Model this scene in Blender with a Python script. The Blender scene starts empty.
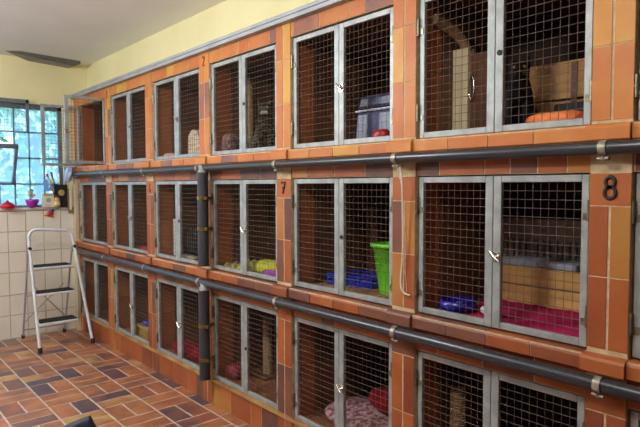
import bpy, bmesh, math, random
from math import sin, cos, pi, radians, sqrt
from mathutils import Vector, Matrix, Euler
random.seed(11)
S = bpy.context.scene
COL = S.collection

# ------------------------------------------------------------------ camera, world, light, exposure
cam = bpy.data.cameras.new('camera'); cam_o = bpy.data.objects.new('camera', cam); COL.objects.link(cam_o)
YAW, PIT, ROLL, CH = 0.7123, 0.0487, -0.0017, 1.5824
_F = Vector((sin(YAW)*cos(PIT), cos(YAW)*cos(PIT), -sin(PIT))); _R = Vector((cos(YAW), -sin(YAW), 0)); _U = _R.cross(_F)
_R2 = _R*cos(ROLL)+_U*sin(ROLL); _U2 = -_R*sin(ROLL)+_U*cos(ROLL)
cam_o.matrix_world = Matrix(((_R2.x,_U2.x,-_F.x,0),(_R2.y,_U2.y,-_F.y,0),(_R2.z,_U2.z,-_F.z,CH),(0,0,0,1)))
cam.sensor_width = 36; cam.lens = 566.27/640*36; cam.clip_start = .02; cam.clip_end = 200
S.camera = cam_o
S.view_settings.view_transform = 'Standard'; S.view_settings.look = 'None'
S.view_settings.gamma = 1; S.view_settings.use_curve_mapping = False
S.view_settings.exposure = 0.0
W = bpy.data.worlds.new('sky'); S.world = W; W.use_nodes = True
bg = W.node_tree.nodes['Background']; bg.inputs[0].default_value = (.56, .78, 1, 1); bg.inputs[1].default_value = 3.8
S.cycles.max_bounces = 8; S.cycles.transparent_max_bounces = 16
LAMPS = [(.35, 1.2, 44, 1), (.3, -.9, 4, 1), (.25, 3.1, 62, 0), (-.85, 4.9, 110, 0)]  # unseen lamps; the cool ones are added to brighten back wall and far ceiling
for (x, y, p, warm) in LAMPS:
    l = bpy.data.lights.new('lamp_light', 'POINT'); l.shadow_soft_size = .09; l.energy = p
    l.color = (1, .95, .87) if warm else (.93, .97, 1)
    o = bpy.data.objects.new('lamp_light', l); o.location = (x, y, 2.56); COL.objects.link(o)

# ------------------------------------------------------------------ materials
def lin(c):
    c = c/255
    return c/12.92 if c <= .04045 else ((c+.055)/1.055)**2.4
def rgb(r, g, b): return (lin(r), lin(g), lin(b), 1)
MATS = {}
def mat(name, c, c2=None, rough=.6, metal=0, scale=8, stretch=(1,1,1), bump=0, bscale=60, coat=0, detail=4, spec=.5, lo=.38, hi=.62):
    if name in MATS: return MATS[name]
    m = bpy.data.materials.new(name); m.use_nodes = True; nt = m.node_tree; b = nt.nodes['Principled BSDF']
    b.inputs['Base Color'].default_value = rgb(*c); b.inputs['Roughness'].default_value = rough; b.inputs['Metallic'].default_value = metal
    b.inputs['Specular IOR Level'].default_value = spec
    if coat: b.inputs['Coat Weight'].default_value = coat; b.inputs['Coat Roughness'].default_value = .15
    tc = nt.nodes.new('ShaderNodeTexCoord')
    if c2:
        mp = nt.nodes.new('ShaderNodeMapping'); mp.inputs['Scale'].default_value = stretch
        n = nt.nodes.new('ShaderNodeTexNoise'); n.inputs['Scale'].default_value = scale; n.inputs['Detail'].default_value = detail
        r = nt.nodes.new('ShaderNodeValToRGB'); r.color_ramp.elements[0].position = lo; r.color_ramp.elements[1].position = hi
        r.color_ramp.elements[0].color = rgb(*c); r.color_ramp.elements[1].color = rgb(*c2)
        nt.links.new(tc.outputs['Object'], mp.inputs[0]); nt.links.new(mp.outputs[0], n.inputs['Vector'])
        nt.links.new(n.outputs[0], r.inputs[0]); nt.links.new(r.outputs[0], b.inputs['Base Color'])
    if bump:
        n2 = nt.nodes.new('ShaderNodeTexNoise'); n2.inputs['Scale'].default_value = bscale; n2.inputs['Detail'].default_value = 3
        bp = nt.nodes.new('ShaderNodeBump'); bp.inputs['Strength'].default_value = bump; bp.inputs['Distance'].default_value = .01
        nt.links.new(tc.outputs['Object'], n2.inputs['Vector']); nt.links.new(n2.outputs[0], bp.inputs['Height']); nt.links.new(bp.outputs[0], b.inputs['Normal'])
    MATS[name] = m
    return m
def palette(prefix, cols, **k): return [mat('%s_%d' % (prefix, i), c, c2, **k) for i, (c, c2) in enumerate(cols)]
TILES = palette('face_tile', [((170,92,50),(180,104,56)), ((154,80,46),(166,92,52)), ((134,70,46),(148,82,54)), ((100,66,58),(122,78,64)),
    ((182,132,66),(180,112,58)), ((172,98,54),(160,84,50)), ((114,74,66),(136,84,62))], rough=.46, scale=5, bump=.12, bscale=14, coat=0, spec=.35)
TUP = palette('upper_tile', [((198,120,60),(206,134,68)), ((190,108,56),(200,120,62)), ((212,162,72),(206,140,64)), ((202,130,64),(192,112,58)), ((138,92,82),(172,106,74))],
    rough=.46, scale=5, bump=.12, bscale=14, coat=0, spec=.35)
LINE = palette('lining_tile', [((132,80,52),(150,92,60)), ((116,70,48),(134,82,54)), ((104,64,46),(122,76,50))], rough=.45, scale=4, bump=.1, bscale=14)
FLOOR = palette('floor_tile', [((178,112,74),(132,86,70)), ((150,88,66),(182,116,76)), ((92,68,74),(132,86,74)), ((190,146,92),(160,100,66)), ((80,64,78),(104,76,78)), ((160,94,64),(112,74,72)), ((180,118,76),(142,84,62))],
    rough=.36, scale=6, bump=.1, bscale=10, coat=.2, detail=3)
GROUT = mat('grout', (210,188,152), (190,164,126), rough=.9, scale=30)
FGROUT = mat('floor_grout', (206,188,172), (182,162,146), rough=.9, scale=20)
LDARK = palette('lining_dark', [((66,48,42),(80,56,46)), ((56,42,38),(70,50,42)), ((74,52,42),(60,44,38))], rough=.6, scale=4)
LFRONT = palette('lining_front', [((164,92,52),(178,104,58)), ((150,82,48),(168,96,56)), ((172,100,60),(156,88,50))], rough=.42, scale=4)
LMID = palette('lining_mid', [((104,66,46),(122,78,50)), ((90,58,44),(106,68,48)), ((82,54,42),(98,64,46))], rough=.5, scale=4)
LGROUT = mat('lining_grout', (96,66,48), rough=.9)
WT = palette('cream_tile', [((238,230,212),(232,222,204)), ((234,225,206),(238,230,214))], rough=.25, scale=3, coat=.3)
WGROUT = mat('cream_grout', (192,178,154), rough=.9)
YEL = mat('yellow_plaster', (238,228,180), (232,222,172), rough=.9, scale=3, bump=.15, bscale=90)
CEIL = mat('ceiling_paint', (238,238,236), (232,232,230), rough=.95, scale=1.2, bump=.1, bscale=80)
GALV = mat('galvanised_steel', (172,178,178), (148,154,154), rough=.45, metal=.25, scale=14, bump=.1, bscale=50)
WIRE = mat('galvanised_wire', (120,108,94), (92,80,68), rough=.7, metal=0, scale=20)
DARKST = mat('dark_steel', (84,82,76), (60,58,54), rough=.5, metal=.5, scale=16)
HINGE = mat('hinge_steel', (150,146,128), (120,112,92), rough=.35, metal=.8, scale=30)
CHROME = mat('chrome', (220,218,210), rough=.18, metal=1)
BRASS = mat('brass', (178,150,92), (150,120,66), rough=.3, metal=.9, scale=30)
PIPE = mat('dark_grey_pipe', (54,56,64), (46,48,56), rough=.3, scale=6, coat=.15)
SLEEVE = mat('grey_pipe_sleeve', (62,64,72), (54,56,62), rough=.5, scale=6)
WHITEP = mat('white_paint', (226,230,232), (216,220,222), rough=.4, scale=9)
BLACKR = mat('black_rubber', (34,34,38), (44,44,48), rough=.7, scale=20)
TRIMM = mat('grey_trim', (178,182,186), (162,166,172), rough=.5, metal=.2, scale=5)
BEIGE = mat('beige_trim', (206,196,166), (196,184,152), rough=.7, scale=5)
GREYW = mat('grey_window_paint', (118,124,132), (98,104,112), rough=.5, scale=8)
ROPE = mat('white_rope', (236,228,214), (214,202,184), rough=.85, scale=120)
INK = mat('black_number_paint', (30,26,26), (44,36,34), rough=.6, scale=40)
RINK = mat('faded_red_paint', (168,66,44), (190,92,60), rough=.7, scale=40)
CREAMW = mat('cream_wood', (238,224,188), (224,208,170), rough=.6, scale=6, stretch=(6,6,1))
OCHREW = mat('pale_wood', (222,180,112), (206,160,92), rough=.5, scale=4, stretch=(1,1,9))
BROWNW = mat('brown_wood', (112,72,50), (92,58,42), rough=.55, scale=4, stretch=(6,6,1))
TANW = mat('tan_plywood', (188,138,70), (168,118,60), rough=.55, scale=4, stretch=(1,1,7))
SISAL = mat('sisal', (182,156,112), (156,130,88), rough=.9, scale=90, bump=.5, bscale=150)
def fabric(name, c, c2, scale=14, bump=.4): return mat(name, c, c2, rough=.95, scale=scale, bump=bump, bscale=120, spec=.15)
def plastic(name, c, c2=None, rough=.32): return mat(name, c, c2 or tuple(max(0, v-12) for v in c), rough=rough, scale=6)
MAG = fabric('magenta_fleece', (184,38,92), (160,28,76))
ORF = fabric('orange_fleece', (246,146,92), (238,122,68))
REDF = fabric('dark_red_fleece', (140,22,36), (110,16,28))
YGF = fabric('yellow_green_fleece', (196,196,70), (168,166,52))
PURF = fabric('purple_fleece', (168,84,164), (140,64,140))

def mesh_from(name, mb, m, parent=None, smooth=False):
    return mb.build(name, m, parent, smooth)
class MB:
    def __init__(s): s.v = []; s.f = []; s.m = []; s.sm = []
    def add(s, vs, fs, mi=0, sm=False):
        n = len(s.v); s.v += [tuple(v) for v in vs]
        for f in fs: s.f.append([i+n for i in f]); s.m.append(mi); s.sm.append(sm)
        return s
    def box(s, a, b, mi=0, M=None):
        x0,y0,z0 = a; x1,y1,z1 = b
        vs = [Vector(p) for p in ((x0,y0,z0),(x1,y0,z0),(x1,y1,z0),(x0,y1,z0),(x0,y0,z1),(x1,y0,z1),(x1,y1,z1),(x0,y1,z1))]
        if M: vs = [M @ v for v in vs]
        return s.add(vs, [(0,3,2,1),(4,5,6,7),(0,1,5,4),(1,2,6,5),(2,3,7,6),(3,0,4,7)], mi)
    def bar(s, p, q, w, h, mi=0, up=(0,0,1)):
        p = Vector(p); q = Vector(q); d = (q-p).normalized(); u = Vector(up)
        if abs(d.dot(u)) > .95: u = Vector((1,0,0))
        r = d.cross(u).normalized(); u = r.cross(d)
        vs = [c + r*(a*w/2) + u*(b*h/2) for c in (p, q) for a, b in ((-1,-1),(1,-1),(1,1),(-1,1))]
        return s.add(vs, [(3,2,1,0),(4,5,6,7),(0,1,5,4),(1,2,6,5),(2,3,7,6),(3,0,4,7)], mi)
    def tube(s, pts, r, n=10, mi=0, closed=False, radii=None, sm=True):
        pts = [Vector(p) for p in pts]; L = len(pts); vs = []; prev = None
        for i, p in enumerate(pts):
            a = pts[i-1] if (i or closed) else p; b = pts[(i+1) % L] if (i < L-1 or closed) else p
            d = (b-a).normalized()
            if prev is None:
                u = Vector((0,0,1)) if abs(d.z) < .9 else Vector((1,0,0)); prev = d.cross(u).normalized()
            prev = (prev - d*prev.dot(d)).normalized(); w = d.cross(prev)
            rr = radii[i] if radii else r
            vs += [p + (prev*cos(2*pi*k/n) + w*sin(2*pi*k/n))*rr for k in range(n)]
        fs = []
        for i in range(L if closed else L-1):
            j = (i+1) % L
            fs += [(i*n+k, i*n+(k+1)%n, j*n+(k+1)%n, j*n+k) for k in range(n)]
        s.add(vs, fs, mi, sm)
        if not closed: s.add(vs[:n], [tuple(range(n))[::-1]], mi); s.add(vs[-n:], [tuple(range(n))], mi)
        return s
    def lathe(s, prof, c=(0,0,0), n=24, mi=0, sx=1, sy=1):
        vs = []; fs = []
        for (r, z) in prof: vs += [(c[0]+r*cos(2*pi*k/n)*sx, c[1]+r*sin(2*pi*k/n)*sy, c[2]+z) for k in range(n)]
        for i in range(len(prof)-1): fs += [(i*n+k, i*n+(k+1)%n, (i+1)*n+(k+1)%n, (i+1)*n+k) for k in range(n)]
        s.add(vs, fs, mi, True)
        s.add(vs[:n], [tuple(range(n))[::-1]], mi); s.add(vs[-n:], [tuple(range(n))], mi); return s
    def grid(s, fn, nu, nv, mi=0, sm=True):
        vs = [fn(i/nu, j/nv) for j in range(nv+1) for i in range(nu+1)]
        return s.add(vs, [(j*(nu+1)+i, j*(nu+1)+i+1, (j+1)*(nu+1)+i+1, (j+1)*(nu+1)+i) for j in range(nv) for i in range(nu)], mi, sm)
    def tile(s, o, u, v, n, w, h, t=.006, ch=.003, mi=0):
        o = Vector(o); u = Vector(u); v = Vector(v); n = Vector(n)
        base = [o, o+u*w, o+u*w+v*h, o+v*h]
        ins = [o+u*ch+v*ch, o+u*(w-ch)+v*ch, o+u*(w-ch)+v*(h-ch), o+u*ch+v*(h-ch)]
        vs = base + [b+n*(t-ch*.6) for b in base] + [b+n*t for b in ins]
        fs = [(8,9,10,11)] + [(k, (k+1)%4, 4+(k+1)%4, 4+k) for k in range(4)] + [(4+k, 4+(k+1)%4, 8+(k+1)%4, 8+k) for k in range(4)]
        if u.cross(v).dot(n) < 0: fs = [f[::-1] for f in fs]
        return s.add(vs, fs, mi)
    def build(s, name, mats, parent=None, smooth=False, loc=None):
        me = bpy.data.meshes.new(name)
        vs = s.v
        if loc: vs = [(v[0]-loc[0], v[1]-loc[1], v[2]-loc[2]) for v in vs]
        me.from_pydata(vs, [], s.f)
        if not isinstance(mats, (list, tuple)): mats = [mats]
        for m in mats: me.materials.append(m)
        me.polygons.foreach_set('material_index', s.m)
        me.polygons.foreach_set('use_smooth', [bool(a or smooth) for a in s.sm]); me.update()
        o = bpy.data.objects.new(name, me); COL.objects.link(o)
        if parent: o.parent = parent
        if loc: o.location = loc
        return o
def tag(o, label=None, cat=None, group=None, kind=None):
    if label: o['label'] = label
    if cat: o['category'] = cat
    if group: o['group'] = group
    if kind: o['kind'] = kind
    return o
def empty(name, loc, rz=0, label=None, cat=None, group=None, kind=None):
    o = bpy.data.objects.new(name, None); COL.objects.link(o); o.location = loc; o.rotation_euler = (0,0,rz); o.empty_display_size = .05
    return tag(o, label, cat, group, kind)
def kids(o): return [c for c in list(COL.objects) if c.parent == o]
def copy_tree(o, parent=None, table=None):
    c = o.copy(); COL.objects.link(c); c.parent = parent
    for ch in KIDS.get(o.name, []): copy_tree(ch, c)
    return c
KIDS = {}
def index_tree(o):
    KIDS[o.name] = kids(o)
    for c in KIDS[o.name]: index_tree(c)
def bevel(o, w=.003, n=2):
    b = o.modifiers.new('bevel', 'BEVEL'); b.width = w; b.segments = n; b.limit_method = 'ANGLE'; return o
def subsurf(o, n=1):
    b = o.modifiers.new('sub', 'SUBSURF'); b.levels = n; b.render_levels = n; return o

# ------------------------------------------------------------------ key dimensions (metres)
ZF = .05; ZC = 2.875; YB = 6.30; YR = -2.6; XL = -1.9; XW = 2.0
Y0, PITCH, DW = .878, .9074, .7614
ROWS = [(1.793, 2.4115), (1.011, 1.621), (.232, .831)]
DEPTH = .78
def cy(i): return Y0 + PITCH*i

# ------------------------------------------------------------------ floor
fl = MB(); fl.box((XL, YR, ZF-.12), (XW+.1, YB, ZF-.0015), 0)
g = .0058; CW, BL = .2725, .2665
def ftile(x0, y0, x1, y1):
    if x1-x0 < .02 or y1-y0 < .02: return
    fl.tile((x0+g, y0+g, ZF-.004), (1,0,0), (0,1,0), (0,0,1), x1-x0-2*g, y1-y0-2*g, .004, .0015, 1+random.choices(range(7), (5,4,3.2,2.4,2.4,3,3))[0])
x = 1.9125; c = 0
while x > XL:
    xa = max(XL, x-CW); n0 = int((YR-3.885)/BL)-1
    for k in range(n0, 12):
        ya = 3.885+k*BL; yb = ya+BL
        ya = max(ya, YR); yb = min(yb, YB)
        if yb-ya < .03: continue
        if (k+c) % 2 == 1:
            ym = (ya+yb)/2; 
            if yb-ya > .2: ftile(xa, ya, x, ym); ftile(xa, ym, x, yb)
            else: ftile(xa, ya, x, yb)
        else:
            xm = (xa+x)/2; ftile(xa, ya, xm, yb); ftile(xm, ya, x, yb)
    x -= CW; c += 1
y = YR
while y < YB-.02:
    ftile(1.9125, y, XW, min(YB, y+.225)); y += .225
tag(fl.build('floor', [FGROUT]+FLOOR), kind='structure')

# ------------------------------------------------------------------ ceiling and plain walls
tag(MB().box((XL-.2, YR-.2, ZC), (3.1, YB+.25, ZC+.15)).build('ceiling', CEIL), kind='structure')
tag(MB().box((XL-.15, YR-.15, ZF-.1), (XL, YB+.25, ZC)).build('wall_left', mat('brown_panelling', (120,100,84), (100,82,68), rough=.7, scale=3)), kind='structure')
tag(MB().box((XL-.15, YR-.15, ZF-.1), (3.0, YR, ZC)).build('wall_rear', MATS['brown_panelling']), kind='structure')
# back wall with the window opening
WX0, WX1, WZ0, WZ1 = -.35, 1.875, 1.36, 2.42
wb = MB()
wb.box((XL-.15, YB, WZ1), (3.0, YB+.25, ZC), 0); wb.box((WX1, YB, WZ0), (3.0, YB+.25, WZ1), 0)
wb.box((XL-.15, YB, WZ0), (WX0, YB+.25, WZ1), 0); wb.box((XL-.15, YB+.012, ZF-.1), (3.0, YB+.25, WZ0), 1)
zs = [.08, .285, .491, .715, .923, 1.128, 1.332]
zt = [ZF] + zs[1:] + [1.36]
xx = 1.99
xs = [1.995, 1.825, 1.66, 1.49, 1.326]
while xs[-1] > XL: xs.append(xs[-1]-.167)
for i in range(len(xs)-1):
    for j in range(len(zt)-1):
        if zt[j+1]-zt[j] < .015: continue
        xa = max(xs[i+1], XL)
        wb.tile((xa+.003, YB+.012, zt[j]+.003), (1,0,0), (0,0,1), (0,-1,0), xs[i]-xa-.006, zt[j+1]-zt[j]-.006, .012, .002, 2+random.randint(0,1))
tag(wb.build('wall_back', [YEL, WGROUT]+WT), kind='structure')

# ------------------------------------------------------------------ window
win = empty('window_1', ((WX0+WX1)/2, YB+.08, WZ0), kind='structure')
def wbuild(mb, name, m): return mb.build(name, m, win)
wo = Vector(win.location)
def L(p): return (p[0]-wo.x, p[1]-wo.y, p[2]-wo.z)
f = MB()
for a, b in (((WX0, YB+.05, WZ0), (WX0+.035, YB+.1, WZ1)), ((WX1-.04, YB+.05, WZ0), (WX1, YB+.1, WZ1)), ((WX0, YB+.05, WZ1-.05), (WX1, YB+.1, WZ1)), ((WX0, YB+.05, WZ0), (WX1, YB+.1, WZ0+.03))):
    f.box(L(a), L(b))
xv = 1.833-.1375
HOPX0, HOPX1, HOPZ0, HOPZ1 = .87, 1.419, 1.607, 2.075
k = 0
while xv > WX0+.05:
    th = .012 if k % 2 == 0 else .009
    inside = HOPX0 < xv < HOPX1-.02
    if inside:
        f.box(L((xv-th/2, YB+.06, WZ0)), L((xv+th/2, YB+.085, HOPZ0))); f.box(L((xv-th/2, YB+.06, HOPZ1)), L((xv+th/2, YB+.085, WZ1)))
    else: f.box(L((xv-th/2, YB+.06, WZ0)), L((xv+th/2, YB+.085, WZ1)))
    xv -= .1385; k += 1
for zz in (1.607, 1.872, 2.136):
    if zz == 1.872: f.box(L((HOPX1, YB+.06, zz-.006)), L((WX1, YB+.085, zz+.006))); f.box(L((WX0, YB+.06, zz-.006)), L((HOPX0, YB+.085, zz+.006)))
    else: f.box(L((WX0, YB+.06, zz-.006)), L((WX1, YB+.085, zz+.006)))
wbuild(f, 'window_frame', GREYW)
gm = bpy.data.materials.new('hazy_glass'); gm.use_nodes = True; nt = gm.node_tree; nt.nodes.remove(nt.nodes['Principled BSDF'])
out = nt.nodes['Material Output']; tr = nt.nodes.new('ShaderNodeBsdfTransparent'); tl = nt.nodes.new('ShaderNodeBsdfTranslucent'); gl = nt.nodes.new('ShaderNodeBsdfGlossy')
tr.inputs[0].default_value = (.82, .93, 1, 1); tl.inputs[0].default_value = (.62, .82, 1, 1); gl.inputs['Roughness'].default_value = .1
mx = nt.nodes.new('ShaderNodeMixShader'); mx.inputs[0].default_value = .36; mx2 = nt.nodes.new('ShaderNodeMixShader'); mx2.inputs[0].default_value = .06
nt.links.new(tr.outputs[0], mx.inputs[1]); nt.links.new(tl.outputs[0], mx.inputs[2]); nt.links.new(mx.outputs[0], mx2.inputs[1]); nt.links.new(gl.outputs[0], mx2.inputs[2]); nt.links.new(mx2.outputs[0], out.inputs[0])
p = MB()
p.box(L((WX0, YB+.072, WZ0)), L((WX1, YB+.075, HOPZ0))); p.box(L((WX0, YB+.072, HOPZ1)), L((WX1, YB+.075, WZ1)))
p.box(L((WX0, YB+.072, HOPZ0)), L((HOPX0, YB+.075, HOPZ1))); p.box(L((HOPX1, YB+.072, HOPZ0)), L((WX1, YB+.075, HOPZ1)))
wbuild(p, 'window_pane', gm)
# inward-tilted hopper sash
sash = empty('window_sash', L((HOPX0, YB+.05, HOPZ0))); sash.parent = win; sash.rotation_euler = (radians(27), 0, 0)
h = MB(); Wd = HOPX1-HOPX0-.012; Hh = .43
for a, b in (((0,-.02,0),(Wd,.02,.02)), ((0,-.02,Hh-.035),(Wd,.02,Hh)), ((0,-.02,0),(.025,.02,Hh)), ((Wd-.025,-.02,0),(Wd,.02,Hh)), ((Wd*.33-.006,-.01,0),(Wd*.33+.006,.01,Hh)), ((Wd*.67-.006,-.01,0),(Wd*.67+.006,.01,Hh))): h.box(a, b)
h.build('sash_frame', GREYW, sash)
MB().box((.02,-.003,.02), (Wd-.02,.003,Hh-.02)).build('sash_pane', gm, sash)
MB().box(L((WX0, YB-.02, WZ0-.012)), L((WX1, YB+.05, WZ0+.006))).build('window_sill', mat('white_sill', (226,224,220), rough=.4), win)

# ------------------------------------------------------------------ right wall: yellow upper wall, tiled pillars, ledges, trim
tag(MB().box((2.13, YR, 2.56), (2.3, YB, ZC)).build('wall_right', YEL), kind='structure')
tag(MB().box((2.80, YR, ZF-.1), (3.0, YB, 2.56)).build('wall_right_cage_rear', mat('rear_render', (120,74,48), (104,64,44), rough=.8)), kind='structure')
t = MB(); t.box((1.945, YR, 2.50), (1.985, YB, 2.524)); t.box((1.953, YR, 2.530), (1.985, YB, 2.552)); t.box((1.985, YR, 2.50), (2.8, YB, 2.553))
tag(bevel(t.build('trim_1', TRIMM), .003), kind='structure')
tag(MB().box((2.02, YR, 2.553), (2.13, YB, 2.572)).build('trim_2', BEIGE), kind='structure')
tag(MB().box((1.955, YR, ZF), (1.999, YB, ZF+.004)).build('trim_3', FGROUT), kind='structure') if False else None

pil = empty('wall_right_masonry', (XW, 3, ZF), kind='structure')
po = Vector((XW, 3, ZF))
def P(p): return (p[0]-po.x, p[1]-po.y, p[2]-po.z)
NT = len(TILES)
def tcol(m_, ya, yb, za, zb, X, pal_up, mi_fixed=None, el=.003, er=.003):
    """tile facing -X"""
    mi = mi_fixed if mi_fixed is not None else ((1+NT+random.choices(range(5), (5,5,3,5,2))[0]) if pal_up else 1+random.choices(range(NT), (6,6,3,2,1.2,5,1.5))[0])
    m_.tile(P((X+.002, yb-el, za+.0022)), (0,-1,0), (0,0,1), (-1,0,0), yb-ya-el-er, zb-za-.0044, .002, .0012, mi)
MM = [GROUT]+TILES+TUP
spans = [(cy(i)+DW, cy(i+1)) for i in range(-2, 6)]
spans[-1] = (cy(5)+DW, YB)
for s_i, (ya, yb) in enumerate(spans):
    m_ = MB(); ya += .006; yb -= (.006 if s_i < len(spans)-1 else 0)
    m_.box(P((1.986, ya, ZF-.02)), P((2.79, yb, 2.50)), 0)
    ym = (ya+yb)/2
    for (z0, z1, up) in ((1.80, 2.05, 1), (2.05, 2.30, 1), (2.30, 2.50, 1), (1.02, 1.27, 0), (1.27, 1.513, 0), (.235, .53, 0), (.53, .80, 0), (ZF, .235, 0)):
        tcol(m_, ya, ym, z0, z1, 1.984, up, None, .0046, 0); tcol(m_, ym, yb, z0, z1, 1.984, up, None, 0, .0046)
    tcol(m_, ya, yb, 1.513, 1.625, 1.984, 0, 1, 0, 0)
    tcol(m_, ya, yb, .80, .885, 1.984, 0, None, 0, 0)
    m_.build('tile_pillar', MM, pil)
# header courses + plinth between pillars (one mesh per course)
def course(name, z0, z1, X, Xb, up, wl, mi_top=None):
    m_ = MB(); m_.box(P((X+.002, YR, z0)), P((Xb, YB, z1)), 0)
    y = YR + .07
    while y < YB-.01:
        y2 = min(y+wl*(1 if random.random() < .75 else .5), YB)
        tcol(m_, y, y2, z0, z1, X, up); y = y2
    return m_.build(name, MM, pil)
course('header_course', 2.42, 2.50, 1.989, 2.79, 1, .225)
course('header_course', 1.627, 1.745, 1.992, 2.79, 0, .225)
course('header_course', .838, .955, 1.992, 2.79, 0, .225)
course('plinth_course', ZF-.02, .218, 1.992, 2.79, 0, .24)
# ledges: rounded terracotta nosing, prouder at each pillar
def ledge(z0, z1, up):
    m_ = MB(); m_.box(P((1.962, YR, z0+.003)), P((2.79, YB, z1-.003)), 0)
    cuts = []
    for i in range(-2, 6):
        a = cy(i); 
        cuts.append((a+DW-.002, min(a+PITCH+.002, YB), 1))
        n = 4
        for k in range(n): cuts.append((a+DW*k/n, a+DW*(k+1)/n, 0))
    for ya, yb, proud in cuts:
        if yb-ya < .02: continue
        X = 1.945 if proud else 1.958; b = .016; gg = .0025
        prof = [(X+.03, z0), (X+.004, z0), (X, z0+.004), (X, z1-b), (X+b*.35, z1-b*.35), (X+b, z1), (2.03, z1)]
        if yb-ya < .03: continue
        mi = (1+NT+random.choices(range(5), (5,5,2,5,3))[0]) if up else 1+random.choices(range(NT), (5,6,5,4,.2,5,3))[0]
        n = len(prof)
        vs = [P((x, y, z)) for y in (ya+gg, yb-gg) for x, z in prof]
        fs = [(k, k+1, n+k+1, n+k) for k in range(n-1)] + [tuple(range(n))[::-1], tuple(range(n, 2*n))]
        m_.add(vs, fs, mi)
    return m_.build('tile_ledge', MM, pil)
ledge(1.732, 1.789, 1); ledge(.943, 1.004, 0); 
m_ = MB(); m_.box(P((1.975, YR, .214)), P((2.79, YB, .229)), 0); m_.build('tile_ledge', mat('ochre_sill', (190,150,90), (160,112,66), rough=.6, scale=5), pil)
# solid continuation of the wall behind the camera
tag(MB().box((1.985, YR, ZF), (2.79, cy(-2)+DW, 2.5)).build('wall_right_end', mat('end_tile', (176,96,60), (160,84,54), rough=.4)), kind='structure')
tag(MB().box((1.955, 6.215, ZF), (1.984, YB, 1.70)).build('trim_4', BEIGE), kind='structure')

# ------------------------------------------------------------------ cages
FW = .026; LW = (DW-.008)/2
def leaf_frame(Hd, s):
    """hinge at y=0, leaf runs to y = s*LW; front face at x=0"""
    m = MB(); t = .02
    def b(ya, yb, z0, z1): m.box((0, min(s*ya, s*yb), z0), (t, max(s*ya, s*yb), z1))
    b(0, FW, 0, Hd); b(LW-.035, LW, 0, Hd); b(FW, LW-.035, 0, FW); b(FW, LW-.035, Hd-FW, Hd)
    return m
def leaf_mesh(Hd, s):
    m = MB(); r = .0011; a = FW; b_ = LW-.035
    n = 10
    for k in range(1, n):
        y = s*(a+(b_-a)*k/n); m.tube([(.012, y, FW*.6), (.012, y, Hd-FW*.6)], r, 4, sm=False)
    nz = 17
    for k in range(1, nz):
        z = FW+(Hd-2*FW)*k/nz; m.tube([(.009, s*a*.8, z), (.009, s*(b_+.004), z)], r, 4, sm=False)
    return m
def hinge_mb(s, z):
    m = MB(); m.tube([(-.006, -s*.004, z), (-.006, -s*.004, z+.075)], .0075, 8); m.tube([(-.006, -s*.004, z+.034), (-.006, -s*.004, z+.041)], .0095, 8)
    m.box((-.003, min(0, s*.02), z+.004), (0, max(0, s*.02), z+.03)); m.box((-.003, min(-s*.016, 0), z+.044), (.006, max(-s*.016, 0), z+.07)); return m
def hook_mb(y, z):
    m = MB(); m.tube([(-.001, y, z), (-.018, y, z)], .008, 10); m.tube([(-.016, y+.022, z+.022), (-.02, y, z), (-.018, y-.02, z-.014)], .006, 8)
    m.box((-.004, y-.014, z-.02), (0, y+.014, z+.02)); return m
def keyhole_mb(y, z):
    m = MB(); m.tube([(0, y, z), (-.004, y, z)], .011, 14); return m
WHO = [
 ['top-row cage with black cat and orange cushion, largest at upper right', 'top-row cage with blue plastic carrier behind its mesh', 'top-row cage with grey tabby cat looking out', 'top-row cage with arched white striped cushion in its corner', 'top-row empty cage with closed doors, next to the open one', 'top-row corner cage with both mesh doors swung open'],
 ['middle-row cage with magenta blanket, wooden box and blue bowl', 'middle-row cage with lime green bin and blue tray', 'middle-row cage with yellow-green blanket, left of number 7', 'middle-row cage half hidden by the upper grey downpipe', 'middle-row cage with small red cloth at bottom right', 'middle-row cage at the far corner, beside the black box on sill'],
 ['bottom-row cage with a lone scratching post, lower right edge', 'bottom-row cage with pink patterned cushion and dark red blanket', 'bottom-row cage with pale post, right of the lower downpipe', 'bottom-row cage with red blanket, left of the lower downpipe', 'bottom-row cage with blue bowl on a yellow box', 'bottom-row corner cage behind the foot of the white step ladder']]
RNAME = ['top', 'middle', 'bottom']
LT = [['key','hook','key','hook','key','hook'], ['hook','key','hook','key','hook','none'], ['key','hook','key','hook','hook','none']]
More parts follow.
